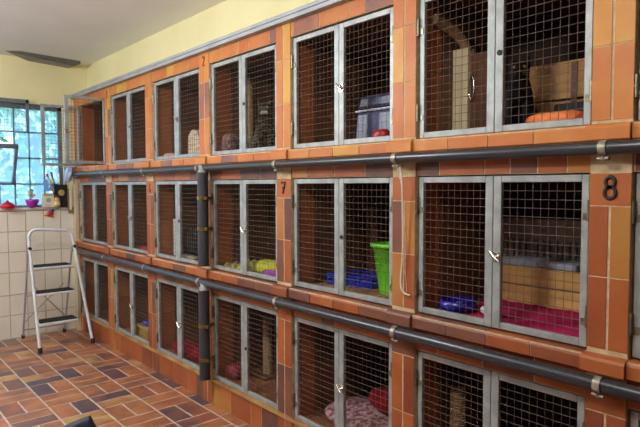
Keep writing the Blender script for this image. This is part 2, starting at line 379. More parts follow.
for r, (z0, z1) in enumerate(ROWS):
    Hd = z1-z0
    proto = empty('cat_cage', (XW, 0, z0))
    # lining: inner tiled box, local y from 0 to DW
    m = MB(); D = DEPTH; Wd = DW
    def lt(o, u, v, n, w, h, tw, th, off=1):
        nu = max(1, round(w/tw)); nv = max(1, round(h/th))
        for a in range(nu):
            for b in range(nv):
                oo = Vector(o)+Vector(u)*(w*a/nu+.002)+Vector(v)*(h*b/nv+.002)
                m.tile(oo, u, v, n, w/nu-.004, h/nv-.004, .004, .0015, off+random.randint(0, 2))
    A = .03
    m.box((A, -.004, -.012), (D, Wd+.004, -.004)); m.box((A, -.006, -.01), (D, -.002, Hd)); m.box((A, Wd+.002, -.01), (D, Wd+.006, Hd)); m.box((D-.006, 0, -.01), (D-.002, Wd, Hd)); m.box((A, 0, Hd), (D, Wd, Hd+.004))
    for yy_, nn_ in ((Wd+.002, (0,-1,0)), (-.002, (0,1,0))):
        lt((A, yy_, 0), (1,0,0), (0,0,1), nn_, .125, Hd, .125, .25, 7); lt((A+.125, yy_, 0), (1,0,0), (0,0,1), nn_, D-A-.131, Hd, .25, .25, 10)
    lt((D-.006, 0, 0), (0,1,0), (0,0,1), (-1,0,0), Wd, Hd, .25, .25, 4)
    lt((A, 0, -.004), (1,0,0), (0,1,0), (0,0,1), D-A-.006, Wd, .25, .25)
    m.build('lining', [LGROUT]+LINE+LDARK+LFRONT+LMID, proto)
    for s, yh in ((1, .003), (-1, Wd-.003)):
        d = bevel(leaf_frame(Hd, s).build('door', GALV, proto), .002, 1); d.location = (0, yh, 0)
        leaf_mesh(Hd, s).build('wire_mesh', WIRE, d)
        for zz in (Hd*.17-.03, Hd*.78-.03): hinge_mb(s, zz).build('hinge', HINGE, d)
        if s == -1:
            k_ = bpy.data.objects.new('latch', None)
    index_tree(proto)
    hk = hook_mb(LW-.018, Hd*.47); kh = keyhole_mb(LW-.02, Hd*.5)
    hkm = hk.build('latch', CHROME); khm = kh.build('latch', BLACKR)
    for i in range(-1, 6):
        c = copy_tree(proto) if i < 5 else proto
        c.location = (XW, cy(i), z0)
        lab = WHO[r][i] if i >= 0 else '%s-row cage cut off by the right edge of the photo' % RNAME[r]
        tag(c, lab, 'cage', 'tiled cat cages with wire mesh doors')
        doors = [x for x in list(COL.objects) if x.parent == c and x.name.startswith('door')]
        dr = [x for x in doors if x.location.y < .3][0]; dl = [x for x in doors if x.location.y > .3][0]
        lt_ = LT[r][i] if i >= 0 else 'hook'
        if lt_ != 'none':
            q = (hkm if lt_ == 'hook' else khm).copy(); COL.objects.link(q); q.parent = dr
        if r == 0 and i == 5:
            dr.rotation_euler = (0,0,radians(90)); dl.rotation_euler = (0,0,radians(-91))
            tag(dr, 'mesh door swung open, right leaf'); tag(dl, 'mesh door swung open towards the window, left leaf')
    for q in (hkm, khm): bpy.data.objects.remove(q)

# ------------------------------------------------------------------ pipes
def hpipe(z, r, label):
    e = empty('heating_pipe', (1.935, 3, z), label=label, cat='pipe', group='horizontal pipes under the tiled ledges')
    MB().tube([(0, -5.5, 0), (0, 3.22, 0)], r, 20).build('tube', PIPE, e)
    for i in range(-2, 6):
        y = cy(i)+DW+.075-3
        if y > 3.25: continue
        b = MB(); b.tube([(0, y-.012, 0), (0, y+.012, 0)], r+.004, 16); b.box((0, y-.012, -.01), (.05, y+.012, .01)); b.tube([(-.004, y, -r-.002), (.0, y, -r-.016)], .009, 8)
        b.tube([(-.006, y-.02, -r-.012), (.004, y+.022, -r-.012)], .007, 8)
        b.build('bracket', mat('bracket_steel', (176,170,156), (140,134,120), rough=.4, metal=.4, scale=40), e)
hpipe(1.706, .0225, 'long dark grey pipe under the ledge of the top cages')
hpipe(.913, .025, 'long dark grey pipe under the ledge of the middle cages')
def dpipe(z0, z1, label, zc):
    X, Y, r = 1.925, 3.455, .037
    e = empty('downpipe', (X, Y, z0), label=label, cat='pipe')
    m = MB(); m.tube([(0,0,0), (0,0,z1-z0)], r, 20); m.tube([(0,0,0), (0,0,.012)], r+.004, 20); bevel(m.build('tube', SLEEVE, e), .002)
    MB().tube([(0,0,z1-z0), (0,.0,z1-z0+.018), (.0,.012,z1-z0+.034), (.0,.04,z1-z0+.046)], .02, 12, radii=[r, r*.8, r*.5, r*.35]).build('elbow', mat('grey_cream_plastic', (150,148,140), rough=.5), e)
    for z in zc:
        c = MB(); c.tube([(0,0,z-z0-.012), (0,0,z-z0+.012)], r+.004, 20); c.box((-.012, -r-.03, z-z0-.011), (.008, -r, z-z0+.011)); c.tube([(-.016, -r-.018, z-z0), (.012, -r-.018, z-z0)], .007, 8)
        c.box((-.012, r, z-z0-.011), (.008, r+.02, z-z0+.011)); c.box((.02, -.012, z-z0-.01), (.085, .012, z-z0+.01))
        bevel(c.build('clamp', BRASS, e), .001, 1)
dpipe(1.035, 1.675, 'thick grey downpipe with brass clamps beside the middle-row cages', (1.50, 1.29))
dpipe(.245, .868, 'thick grey downpipe with brass clamps beside the bottom-row cages', (.62, .385))

# ------------------------------------------------------------------ numbers on the pillars
def stroke(name, pts_list, c, h, m, label, r=.0065):
    b = MB()
    for pts, closed in pts_list: b.tube([(0, -u*h, v*h) for u, v in pts], r, 8, closed=closed)
    for i_, v in enumerate(b.v): b.v[i_] = (max(min(v[0], .003), -.003), v[1], v[2])
    o = b.build(name, m); o.location = c; return tag(o, label, 'number', 'numbers on the tiled pillars')
def circ(cx_, cy_, rx, ry, n=18, a0=0, a1=2*pi): return [(cx_+rx*cos(a0+(a1-a0)*k/n), cy_+ry*sin(a0+(a1-a0)*k/n)) for k in range(n+(0 if a1-a0 >= 2*pi-.01 else 1))]
XN = 1.981
stroke('cage_number', [(circ(0, .24, .19, .22), True), (circ(0, -.22, .23, .25), True)], (XN, cy(-1)+DW+.0725, 1.575), .078, INK, 'black number 8 on the pillar at the right', .0062)
stroke('cage_number', [([(-.25,.42),(.27,.42),(.1,.05),(-.08,-.45)], False), ([(-.12,-.02),(.2,.02)], False)], (XN, cy(1)+DW+.0725, 1.572), .072, INK, 'black number 7 on the pillar beside the yellow-green blanket cage', .0058)
stroke('cage_number', [(circ(0,-.2,.2,.24), True), ([(.15,.46),(-.1,.3),(-.2,-.1)], False)], (XN, cy(3)+DW+.0725, 1.565), .07, RINK, 'faded red number 6 on the narrow pillar', .005)
stroke('cage_number', [([(-.2,.3),(-.05,.46),(.15,.38),(.15,.15),(-.2,-.42),(.22,-.42)], False)], (XN, cy(2)+DW+.0725, 2.445), .075, RINK, 'faded red number 2 on the pillar above the top cages', .005)
stroke('cage_number', [([(-.12,.3),(.06,.46),(.06,-.46)], False)], (XN, cy(4)+DW+.0725, 2.435), .075, RINK, 'faded red number 1 on the pillar beside the open cage', .005)

# ------------------------------------------------------------------ rope
pts = [(1.935,1.690,1.668),(1.945,1.688,1.60),(1.955,1.692,1.45),(1.966,1.700,1.28),(1.968,1.712,1.16),(1.967,1.706,1.11),(1.965,1.685,1.093),(1.966,1.655,1.087)]
def smooth(pts, n=6):
    P_ = [Vector(p) for p in pts]; out = []
    for i in range(len(P_)-1):
        p0 = P_[max(i-1,0)]; p1 = P_[i]; p2 = P_[i+1]; p3 = P_[min(i+2, len(P_)-1)]
        for k in range(n):
            t = k/n; out.append(.5*((2*p1)+(p2-p0)*t+(2*p0-5*p1+4*p2-p3)*t*t+(3*p1-p0-3*p2+p3)*t**3))
    return out+[P_[-1]]
rp = MB(); rp.tube(smooth(pts), .0038, 8); rp.tube(smooth([(1.93,1.705,1.672),(1.945,1.708,1.64),(1.95,1.706,1.615)]), .0035, 8); rp.tube(smooth([(1.93,1.695,1.67),(1.966,1.690,1.45),(1.97,1.687,1.2),(1.972,1.68,1.10)]), .0012, 6)
tag(rp.build('hanging_rope', ROPE), 'thin white rope hanging from the pipe bracket down a pillar', 'rope')

# ------------------------------------------------------------------ ceiling panel and unseen lamps
v = empty('ceiling_vent', (1.66, 6.15, ZC), label='long grey ventilation flap on the ceiling by the back wall', cat='vent')
def V(p): return (p[0]-1.66, p[1]-6.15, p[2]-ZC)
m = MB(); m.add([V(p) for p in ((1.30,6.10,ZC-.001),(1.42,6.02,ZC-.004),(2.0,6.10,ZC-.03),(1.96,6.18,ZC-.045),(1.30,6.10,ZC),(1.42,6.02,ZC),(2.0,6.10,ZC),(1.96,6.18,ZC))], [(0,3,2,1),(4,5,6,7),(0,1,5,4),(1,2,6,5),(2,3,7,6),(3,0,4,7)])
m.build('flap', mat('grey_vent_paint', (112,110,110), (98,96,96), rough=.7), v)
m = MB(); m.add([V(p) for p in ((1.32,6.12,ZC-.002),(1.96,6.19,ZC-.045),(1.93,6.292,ZC-.05),(1.55,6.292,ZC-.03),(1.32,6.12,ZC),(1.96,6.19,ZC),(1.93,6.292,ZC),(1.55,6.292,ZC))], [(0,3,2,1),(4,5,6,7),(0,1,5,4),(1,2,6,5),(2,3,7,6),(3,0,4,7)])
m.build('housing', mat('pale_vent_paint', (150,148,144), (134,132,130), rough=.7), v)
lampm = bpy.data.materials.new('lit_diffuser'); lampm.use_nodes = True; b_ = lampm.node_tree.nodes['Principled BSDF']; b_.inputs['Emission Color'].default_value = (1,.93,.82,1); b_.inputs['Emission Strength'].default_value = 4
for (x, y, p, pu), lab in zip(LAMPS, ('near the cages', 'behind the camera', 'in mid room, added to light the back wall', 'by the left wall, added to brighten the far ceiling')):  # unseen fixtures made up around the point lights
    e = empty('ceiling_lamp', (x, y, ZC), label='unseen hanging round ceiling lamp '+lab, cat='lamp', group='unseen ceiling lamps')
    MB().lathe([(.05,-.03),(.055,-.005),(.055,0)], n=24).build('canopy', WHITEP, e); MB().tube([(0,0,0),(0,0,-.16)], .005, 8).build('cord', BLACKR, e)
    MB().lathe([(.02,-.215),(.03,-.20),(.028,-.16),(.01,-.15)], n=20).build('socket', WHITEP, e)

# ------------------------------------------------------------------ step ladder
lad = empty('step_ladder', (1.65, 5.9, ZF), label='white tubular folding step ladder with three black treads', cat='ladder')
def A_(p): return (p[0]-1.65, p[1]-5.9, p[2]-ZF)
TOPY = 5.93
fl_, fr_ = (1.41, 5.575, ZF+.01), (1.893, 5.60, ZF+.01)
tl_, tr_ = (1.425, TOPY, 1.09), (1.83, TOPY, 1.07)
r = .0145
pts = [Vector(A_(fl_)), Vector(A_(tl_))]
arc = []
for k in range(9):
    a = pi - (pi/2)*k/8; arc.append(A_((tl_[0]+.075+.075*cos(a), TOPY+.004, tl_[2]+.075*sin(a))))
for k in range(9):
    a = pi/2 - (pi/2)*k/8; arc.append(A_((tr_[0]-.075+.075*cos(a), TOPY+.004, tr_[2]+.075*sin(a))))
MB().tube([A_(fl_)]+arc+[A_(fr_)], r, 12).build('front_frame', WHITEP, lad)
def lerp(a, b, t): return tuple(a[i]+(b[i]-a[i])*t for i in range(3))
def zt(a, b, z): return lerp(a, b, (z-a[2])/(b[2]-a[2]))
pvl, pvr = zt(fl_, tl_, .99), zt(fr_, tr_, .985)
rl, rr_ = (1.42, 6.23, ZF+.012), (1.82, 6.235, ZF+.012)
for a, b in ((pvl, rl), (pvr, rr_)):
    MB().tube([A_((a[0]+(-.012 if a is pvl else -.02), a[1]+.01, a[2])), A_(b)], .009, 10).build('rear_leg', mat('grey_tube', (176,178,182), (160,162,166), rough=.35, metal=.3), lad)
m = MB(); m.tube([A_(zt(rl, pvl, .14)), A_(zt(rr_, pvr, .14))], .007, 8)
m.tube([A_(zt(rl, pvl, .50)), A_(zt(fl_, tl_, .56))], .005, 8); m.tube([A_(zt(rr_, pvr, .50)), A_(zt(fr_, tr_, .56))], .005, 8)
m.tube([A_(zt(rl, pvl, .22)), A_(lerp(zt(rl, pvl, .5), zt(rr_, pvr, .62), .85))], .005, 8); m.tube([A_(zt(rr_, pvr, .22)), A_(lerp(zt(rr_, pvr, .5), zt(rl, pvl, .62), .85))], .005, 8)
m.build('cross_brace', MATS['grey_tube'], lad)
for a in (fl_, fr_): MB().lathe([(.017,-.012),(.02,-.008),(.02,.03),(.016,.035)], A_((a[0], a[1], a[2]+.003)), 14).build('rubber_foot', BLACKR, lad)
for a in (rl, rr_): MB().lathe([(.013,-.012),(.016,-.008),(.015,.025),(.011,.03)], A_(a), 12).build('rubber_foot', BLACKR, lad)
for a in (pvl, pvr): MB().tube([A_((a[0], a[1]-.024, a[2]-.004)), A_((a[0], a[1]+.02, a[2]+.004))], .015, 12).build('pivot_knob', BLACKR, lad)
for z in (.812, .572, .308):
    a = zt(fl_, tl_, z); b = zt(fr_, tr_, z); x0, x1 = a[0]+.014, a[0]+.014+.345; y0, y1 = a[1]-.035, a[1]+.14
    s = bevel(MB().box(A_((x0, y0, z-.022)), A_((x1, y1, z))).build('step', WHITEP, lad), .006)
    t = MB(); t.box(A_((x0+.006, y0+.006, z)), A_((x1-.006, y1-.006, z+.006)))
    for k in range(9): yy = y0+.014+k*.0175; t.box(A_((x0+.012, yy, z+.006)), A_((x1-.012, yy+.008, z+.009)))
    o = t.build('tread', BLACKR, s)

# ------------------------------------------------------------------ boot at the bottom edge
bt = empty('rubber_clog', (1.12, 3.52, ZF), radians(-36), 'dark navy rubber clog on the floor at the bottom edge', 'shoe')
prof = [(-.13,.0,.03,.02),(-.122,.0,.038,.05),(-.10,.0,.044,.066),(-.06,.0,.048,.082),(-.02,.0,.046,.10),(.02,.0,.042,.112),(.045,.0,.04,.12),(.052,.0,.038,.10),(.075,.0,.038,.045),(.11,.0,.032,.035),(.13,.0,.02,.03)]
def clog(u, vv):
    t = u*(len(prof)-1); i = min(int(t), len(prof)-2); f_ = t-i
    a = [prof[i][k]*(1-f_)+prof[i+1][k]*f_ for k in range(4)]; th = pi*vv
    return (a[0], -a[2]*cos(th), .012 + a[3]*sin(th)**.7)
NAVY = mat('navy_rubber', (26,38,58), (34,48,70), rough=.5, scale=8)
o = MB().grid(clog, 20, 14).build('upper', NAVY, bt); 
sole = MB(); sole.grid(lambda u, vv: (-.135+.28*u, (vv-.5)*2*(.05*sqrt(max(0, 1-(2*u-1)**4))+.002), .014), 16, 4); sole.grid(lambda u, vv: (-.135+.28*u, (.5-vv)*2*(.05*sqrt(max(0, 1-(2*u-1)**4))+.002), .001), 16, 4)
for s_ in (-1, 1): sole.grid(lambda u, vv, s_=s_: (-.135+.28*(u if s_ < 0 else 1-u), s_*(.05*sqrt(max(0, 1-(2*u-1)**4))+.002), .001+.013*vv), 16, 1)
sole.build('sole', BLACKR, bt)

# ------------------------------------------------------------------ sill items
SZ = WZ0+.006; SY = 6.275
m = MB(); m.lathe([(.055,0),(.065,.01),(.066,.03),(.058,.04)], n=28); bd = empty('pet_dish', (1.325, SY, SZ), label='flat red plastic dish on the window sill', cat='dish')
m.build('dish', plastic('red_plastic', (214,30,54)), bd); MB().lathe([(.05,.04),(.045,.052),(.02,.06),(.012,.075),(.004,.078)], n=24).build('lid', plastic('dark_red_plastic', (170,22,44)), bd)
pt_ = empty('potted_plant', (1.548, SY, SZ), label='small purple pot with a yellow flowering plant on the sill', cat='plant')
MB().lathe([(.022,0),(.044,.022),(.062,.06),(.064,.085),(.056,.085),(.05,.075)], n=28).build('pot', plastic('purple_plastic', (178,44,170)), pt_)
lf = MB()
for k in range(70):
    a = random.uniform(0, 2*pi); rr = random.uniform(.0, .045); z = random.uniform(.09, .165)+.03*(1-rr/.045); c = Vector((rr*cos(a), rr*sin(a), z)); d = Vector((cos(a), sin(a), .8)).normalized()*.02; s_ = Vector((-sin(a), cos(a), 0))*.009
    lf.add([c-d, c+s_, c+d, c-s_], [(0,1,2,3)], random.choice((0,0,1,2)))
lf.build('foliage', [mat('yellow_petal', (232,214,96)), mat('pale_petal', (240,200,170)), mat('leaf_green', (110,150,80))], pt_)
MB().tube([(0,0,.08),(0,0,.14)], .004, 6).build('stem', MATS['leaf_green'], pt_)
cb = empty('carton', (1.70, SY, SZ), label='cream carton with printed picture on the sill', cat='box')
bevel(MB().box((-.055,-.022,0),(.05,.022,.145)).build('box', mat('cream_card', (232,222,196), (224,212,182), rough=.7, scale=4), cb), .002)
m = MB(); m.tube([(0,-.0225,.075),(0,-.0235,.075)], .024, 20); m.box((-.04,-.0232,.115),(.035,-.022,.126)); m.box((-.04,-.0232,.02),(.02,-.022,.026)); m.build('print', [mat('green_print', (150,180,150))], cb)
MB().box((-.05,-.023,.132),(.045,-.022,.142)).build('red_band', mat('red_print', (206,90,70)), cb)
jr = empty('spice_jar', (1.782, SY-.012, SZ), label='small brown-labelled jar in front of the black box', cat='jar')
MB().lathe([(.03,0),(.032,.006),(.032,.085),(.026,.1)], n=24).build('jar', mat('tan_jar', (200,160,96), (170,130,74), rough=.3), jr); MB().lathe([(.028,.1),(.028,.12),(.024,.124)], n=24).build('lid', mat('jar_lid', (60,44,34), rough=.4), jr)
MB().lathe([(.0326,.02),(.0326,.06)], n=24).build('jar_label', mat('jar_label', (226,200,140)), jr)
bx = empty('utensil_box', (1.825, SY+.012, SZ), label='black box with gold emblem holding brushes on the sill', cat='box')
bk = MB()
for a, b in (((-.06,-.035,0),(.06,-.031,.235)), ((-.06,.031,0),(.06,.035,.235)), ((-.06,-.035,0),(-.056,.035,.235)), ((.056,-.035,0),(.06,.035,.235)), ((-.06,-.035,0),(.06,.035,.004))): bk.box(a, b)
bk.build('box', mat('black_card', (26,28,34), rough=.5), bx)
MB().tube([(0,-.0352,.15),(0,-.037,.15)], .032, 24).build('emblem', mat('gold_print', (206,176,90), (150,120,60), rough=.4, scale=60), bx)
for i, (xo, h_, tx, col_) in enumerate(((-.04,.34,-.35,(170,40,50)), (-.025,.36,-.25,(60,60,80)), (.0,.35,-.1,(226,230,236)), (.02,.38,.08,(120,140,190)), (-.01,.31,-.45,(200,200,210)))):
    b0 = Vector((1.84+xo, SY+.012, SZ+.006)); b1 = b0+Vector((sin(tx)*.22, .0, h_*.75)); b2 = b0+Vector((sin(tx)*.3, 0, h_))
    e = empty('brush', tuple(b0), label='brush leaning in the black box, %s handle' % ('red','dark','white','blue','silver')[i], cat='brush', group='brushes in the black box')
    MB().tube([(0,0,0), tuple(b1-b0)], .005, 8).build('handle', plastic('handle_%d' % i, col_), e)
    MB().tube([tuple(b1-b0), tuple(b2-b0)], .01, 8, radii=[.006, .013]).build('head', mat('bristle_%d' % i, tuple(min(255, c_+30) for c_ in col_), rough=.9), e)
# pinwheel butterfly
bf = empty('butterfly_pick', (1.735, SY+.02, SZ), label='blue butterfly ornament on a stick with yellow-green top', cat='ornament')
MB().tube([(0,0,0),(-.01,0,.2)], .0025, 6).build('stick', WHITEP, bf)
w = MB()
for sx, sz, a, b in ((-1,1,.06,.055),(1,1,.05,.055),(-1,-1,.045,.04),(1,-1,.035,.035)):
    pts_ = [(-.01+sx*(a*.55+a*.55*cos(t)), .004*sx, .215+sz*(b*.6)+b*.7*sin(t)) for t in [2*pi*k/12 for k in range(12)]]
    w.add(pts_+[(x_, y_+.002, z_) for x_, y_, z_ in pts_], [tuple(range(12)), tuple(range(12,24))[::-1]]+[(k, (k+1)%12, 12+(k+1)%12, 12+k) for k in range(12)])
w.build('wings', mat('blue_wing', (96,150,226), (140,190,240), rough=.5, scale=30), bf)
MB().lathe([(.004,-.03),(.012,-.02),(.016,0),(.01,.02),(.003,.026)], (.02,0,.27), 12).build('body', mat('yellow_green', (206,220,60)), bf)
# parrot ornament hanging in front of tiles
pr = empty('parrot_magnet', (1.72, YB-.012, 1.30), label='small red and blue parrot ornament stuck on the cream tiles', cat='ornament')
MB().lathe([(.004,-.03),(.02,-.02),(.024,0),(.016,.02),(.004,.03)], (.0,0,.0), 14, sx=1.5, sy=.45).build('body', plastic('parrot_red', (206,50,50)), pr)
MB().lathe([(.004,-.02),(.018,-.01),(.02,.01),(.005,.026)], (.022,0,.03), 14, sy=.5).build('head', plastic('parrot_blue', (40,96,150)), pr)
m = MB(); m.tube([(-.02,0,-.01),(-.06,0,-.02)], .008, 8, radii=[.012,.004]); m.tube([(.01,0,-.02),(.04,0,-.045)], .008, 8, radii=[.012,.003]); m.build('wing', plastic('parrot_yellow', (226,120,60)), pr)
# board, bag of papers
bo = tag(bevel(MB().box((1.908, 6.262, SZ-.03), (1.932, 6.298, SZ+.19)).build('cutting_board', CREAMW), .003), 'narrow cream wooden board leaning in the wall corner', 'board')
tag(bevel(MB().box((1.905, 6.27, 1.30), (1.95, 6.299, 1.36)).build('wall_socket', mat('old_brass', (140,110,70), rough=.5)), .004), 'small brown wall socket in the corner beside the sill', 'socket')
def bagf(u, vv):
    a = 2*pi*u; rr = .03+.022*sin(pi*vv)+.006*sin(5*a+vv*4)
    rr *= .7; return (1.90+rr*cos(a)*1.1 - .02*vv, 6.20+rr*sin(a)-.07*vv*0, 1.785-.15*vv)
tag(MB().grid(bagf, 24, 10).build('plastic_bag', mat('pale_blue_plastic', (150,180,226), (196,210,236), rough=.25, scale=18, coat=.5)), 'crumpled pale blue plastic bag hanging at the pipe end', 'bag')
# wire guard at the upper left of the window
gs = empty('window_guard', (1.0, 6.25, 2.12), label='grey wire guard frame across the upper left of the window', cat='window guard')
m = MB(); 
for a, b in (((-.6,0,.295),(.535,.03,.33)), ((-.6,0,0),(.535,.012,.012)), ((.51,0,0),(.535,.02,.33))): m.box(a, b)
m.build('frame', GREYW, gs)
m = MB()
for k in range(1, 36): m.tube([(-.6+k*.0315,.008,.005),(-.6+k*.0315,.008,.3)], .0013, 4, sm=False)
for k in range(1, 10): m.tube([(-.6,.006,.03*k),(.52,.006,.03*k)], .0013, 4, sm=False)
m.build('wire_mesh', GREYW, gs)

# ------------------------------------------------------------------ cage contents helpers
def noise2(x, y, s=1.0): return (sin(x*3.1*s+1.3)+sin(y*4.3*s+.7)+sin((x+y)*5.7*s)+sin((x-y)*7.9*s+2))*.25
def blanket(name, x0, x1, y0, y1, z, m, label, cat='blanket', h=.012, s=3, th=.012, edge=0):
    b = MB(); N = 26
    def top(u, vv):
        x = x0+(x1-x0)*u; y = y0+(y1-y0)*vv; e = min(u, 1-u, vv, 1-vv)*8; e = min(1, e)
        x += noise2(y*2, x, s)*.012; y += noise2(x*2, y, s)*.012
        return (x, y, z+.003+(th+h*(.6+noise2(x*3, y*3, s)))*sqrt(max(0, e)))
    b.grid(top, N, N); n1 = len(b.v)
    b.grid(lambda u, vv: (top(u, vv)[0], top(u, vv)[1], z+.002), N, N)
    cx_, cy_ = (x0+x1)/2, (y0+y1)/2
    return tag(b.build(name, m, loc=(cx_, cy_, z)), label, cat)
def puff(name, c, sx, sy, sz, m, label, cat='cushion', e=.5, parent=None):
    b = MB()
    def sg(v_, p_): return math.copysign(abs(v_)**p_, v_)
    def fn(u, vv):
        a = 2*pi*u; t_ = -pi/2+pi*vv
        return (c[0]+sx*sg(cos(t_), .6)*sg(cos(a), e), c[1]+sy*sg(cos(t_), .6)*sg(sin(a), e), c[2]+sz+sz*sg(sin(t_), .8)*(1+.08*noise2(u*9, vv*7)))
    b.grid(fn, 32, 16)
    o = b.build(name, m, parent, loc=None if parent else c)
    return o if parent else tag(o, label, cat)
def dish(name, c, r, h, m, label, cat='bowl'):
    b = MB(); b.lathe([(r*.8,0),(r,h*.3),(r*.96,h),(r*.86,h),(r*.78,h*.4),(.01,h*.3)], n=32)
    return tag(b.build(name, m, loc=None), label, cat), b
def post(name, x, y, z, h, r, label, top=True, m=SISAL):
    e = empty(name, (x, y, z), label=label, cat='scratching post', group=None)
    bevel(MB().box((-.09,-.09,0),(.09,.09,.018)).build('base', BROWNW, e), .004)
    b = MB(); n = int(h/.012)
    b.tube([(0,0,.018),(0,0,h)], r, 16); 
    for k in range(n):
        b.tube([(r*cos(a), r*sin(a), .02+k*.012+.006*a/pi*0) for a in [2*pi*q/12 for q in range(12)]], .004, 5, closed=True)
    b.build('post', m, e)
    if top: bevel(MB().tube([(0,0,h),(0,0,h+.02)], r*1.5, 20).build('cap', BROWNW, e), .004)
    return e

# --- cats: one skinned body with child eyes
def cat(loc, rz, m, label, eye, sc=1.0):
    e = empty('cat', loc, rz, label, 'cat')
    # faces -x (towards the mesh door), sitting
    V_ = [((.10,0,.075),.075), ((.075,0,.13),.075), ((.03,0,.19),.062), ((-.005,0,.245),.045), ((-.035,0,.29),.055), ((-.068,0,.278),.034), ((-.085,0,.268),.016)]
    E_ = [(0,1),(1,2),(2,3),(3,4),(4,5),(5,6)]
    def add(parent, lst):
        p_ = parent
        for q in lst: V_.append(q); E_.append((p_, len(V_)-1)); p_ = len(V_)-1
    for s in (-1, 1):
        add(2, [((.0,s*.035,.15),.03), ((-.02,s*.036,.08),.02), ((-.028,s*.034,.025),.017), ((-.05,s*.034,.014),.015)])
        add(0, [((.07,s*.07,.07),.045), ((.02,s*.085,.035),.03), ((-.02,s*.085,.016),.017)])
        add(4, [((-.03,s*.034,.325),.016), ((-.03,s*.042,.352),.004)])
    add(0, [((.17,.02,.03),.022), ((.19,.09,.022),.018), ((.13,.15,.02),.016), ((.05,.17,.018),.013)])
    me = bpy.data.meshes.new('body'); me.from_pydata([tuple(c_*sc for c_ in v_[0]) for v_ in V_], E_, []); me.materials.append(m)
    o = bpy.data.objects.new('body', me); COL.objects.link(o); o.parent = e
    sk = o.modifiers.new('skin', 'SKIN'); sk.use_smooth_shade = True
    for i_, v_ in enumerate(V_): me.skin_vertices[0].data[i_].radius = (v_[1]*sc, v_[1]*sc); me.skin_vertices[0].data[i_].use_root = (i_ == 0)
    subsurf(o, 2)
    for s in (-1, 1):
        b = MB(); b.lathe([(.001,-.008),(.006,-.005),(.0085,0),(.006,.005),(.001,.008)], (-.073*sc, s*.02*sc, .298*sc), 12)
        b.build('eye', eye, e)
    MB().lathe([(.001,-.004),(.006,0),(.001,.003)], (-.102*sc, 0, .275*sc), 10).build('nose', mat('cat_nose', (150,90,84)), e)
    w_ = MB()
    for s in (-1, 1):
        for k in range(3): w_.tube([(-.095*sc, s*.012*sc, (.262+.006*k)*sc), (-.10*sc, s*.06*sc, (.25+.014*k)*sc)], .0004, 4)
    w_.build('whiskers', mat('whisker', (120,118,112)), e)
    if label.startswith('grey'):
        mz = MB()
        for s in (-1, 1): mz.lathe([(.002,-.012),(.012,-.008),(.015,0),(.012,.008),(.002,.012)], (-.094*sc, s*.011, .262*sc), 12)
        mz.build('muzzle', mat('pale_fur', (190,180,164), rough=.9), e)
    return e
def furm(name, c, c2, stripes=None):
    m = mat(name, c, c2, rough=.9, scale=30, bump=.5, bscale=160, spec=.2)
    if stripes:
        nt = m.node_tree; b = nt.nodes['Principled BSDF']; tc = nt.nodes.new('ShaderNodeTexCoord'); wv = nt.nodes.new('ShaderNodeTexWave'); wv.bands_direction = 'Z'
        wv.inputs['Scale'].default_value = 14; wv.inputs['Distortion'].default_value = 9; wv.inputs['Detail'].default_value = 3; wv.inputs['Detail Scale'].default_value = 2
        r_ = nt.nodes.new('ShaderNodeValToRGB'); r_.color_ramp.elements[0].color = rgb(*c); r_.color_ramp.elements[1].color = rgb(*stripes); r_.color_ramp.elements[0].position = .3; r_.color_ramp.elements[1].position = .7
        nt.links.new(tc.outputs['Object'], wv.inputs[0]); nt.links.new(wv.outputs[0], r_.inputs[0]); nt.links.new(r_.outputs[0], b.inputs['Base Color'])
    return m
F1, F2, F3 = ROWS[0][0]+.001, ROWS[1][0]+.001, ROWS[2][0]+.001
cat((2.21, 1.275, F1), radians(31), furm('black_fur', (24,24,28), (38,37,42)), 'black cat sitting upright behind the mesh beside an orange cushion', mat('amber_eye', (140,112,52), rough=.2), .92)
cat((2.19, 3.09, F1), radians(52), furm('tabby_fur', (44,40,36), (100,92,80), (104,96,84)), 'grey tabby cat sitting beside a scratching post in the top row', mat('green_eye', (150,160,80), rough=.2), 1.0)

# --- top row, right-hand cage
ht = empty('wooden_cat_hut', (2.42, 1.52, F1), label='cream and brown wooden cat hut with a ring handle', cat='cat hut')
def H_(a, b): return tuple(a[k]-(2.42,1.52,F1)[k] for k in range(3)), tuple(b[k]-(2.42,1.52,F1)[k] for k in range(3))
m = MB(); m.box(*H_((2.245, 1.555, F1), (2.30, 1.640, 2.22))); bevel(m.build('post', CREAMW, ht), .004)
m = MB(); m.box(*H_((2.27, 1.41, F1), (2.29, 1.555, 2.19))); bevel(m.build('door', BROWNW, ht), .003)
m = MB(); m.tube([(2.262-2.42, 1.545-1.52+.022*cos(a)*.6, 2.035-F1+.055*sin(a)) for a in [2*pi*k/24 for k in range(24)]], .004, 8, closed=True); m.build('ring_handle', CHROME, ht)
m = MB(); m.tube([tuple(a-b for a, b in zip(q, (2.42,1.52,F1))) for q in smooth([(2.27,1.575,2.20),(2.27,1.592,2.245),(2.23,1.605,2.285),(2.15,1.615,2.315),(2.08,1.62,2.33)])], .026, 10); m.build('top_rail', mat('worn_wood', (150,116,84), (120,90,64), rough=.6), ht)
cr = empty('plywood_crate', (2.5, 1.10, F1), label='tan plywood crate behind the orange cushion', cat='crate')
m = MB(); 
for z in (0, .165): m.box((-.06,-.17,z+.002), (-.048,.27,z+.158))
m.box((-.048,-.17,0),(.2,-.158,.32)); m.box((-.048,.258,0),(.2,.27,.32)); m.box((-.048,-.158,0),(.2,.258,.01)); m.box((-.048,-.17,.32),(.2,.27,.332))
bevel(m.build('panels', TANW, cr), .002); MB().box((-.066,.035,.0),(-.06,.06,.32)).build('batten', BROWNW, cr)
o = puff('cat_cushion', (2.15, 1.065, F1), .09, .118, .036, ORF, 'bright orange fleece cat cushion in the top right cage')
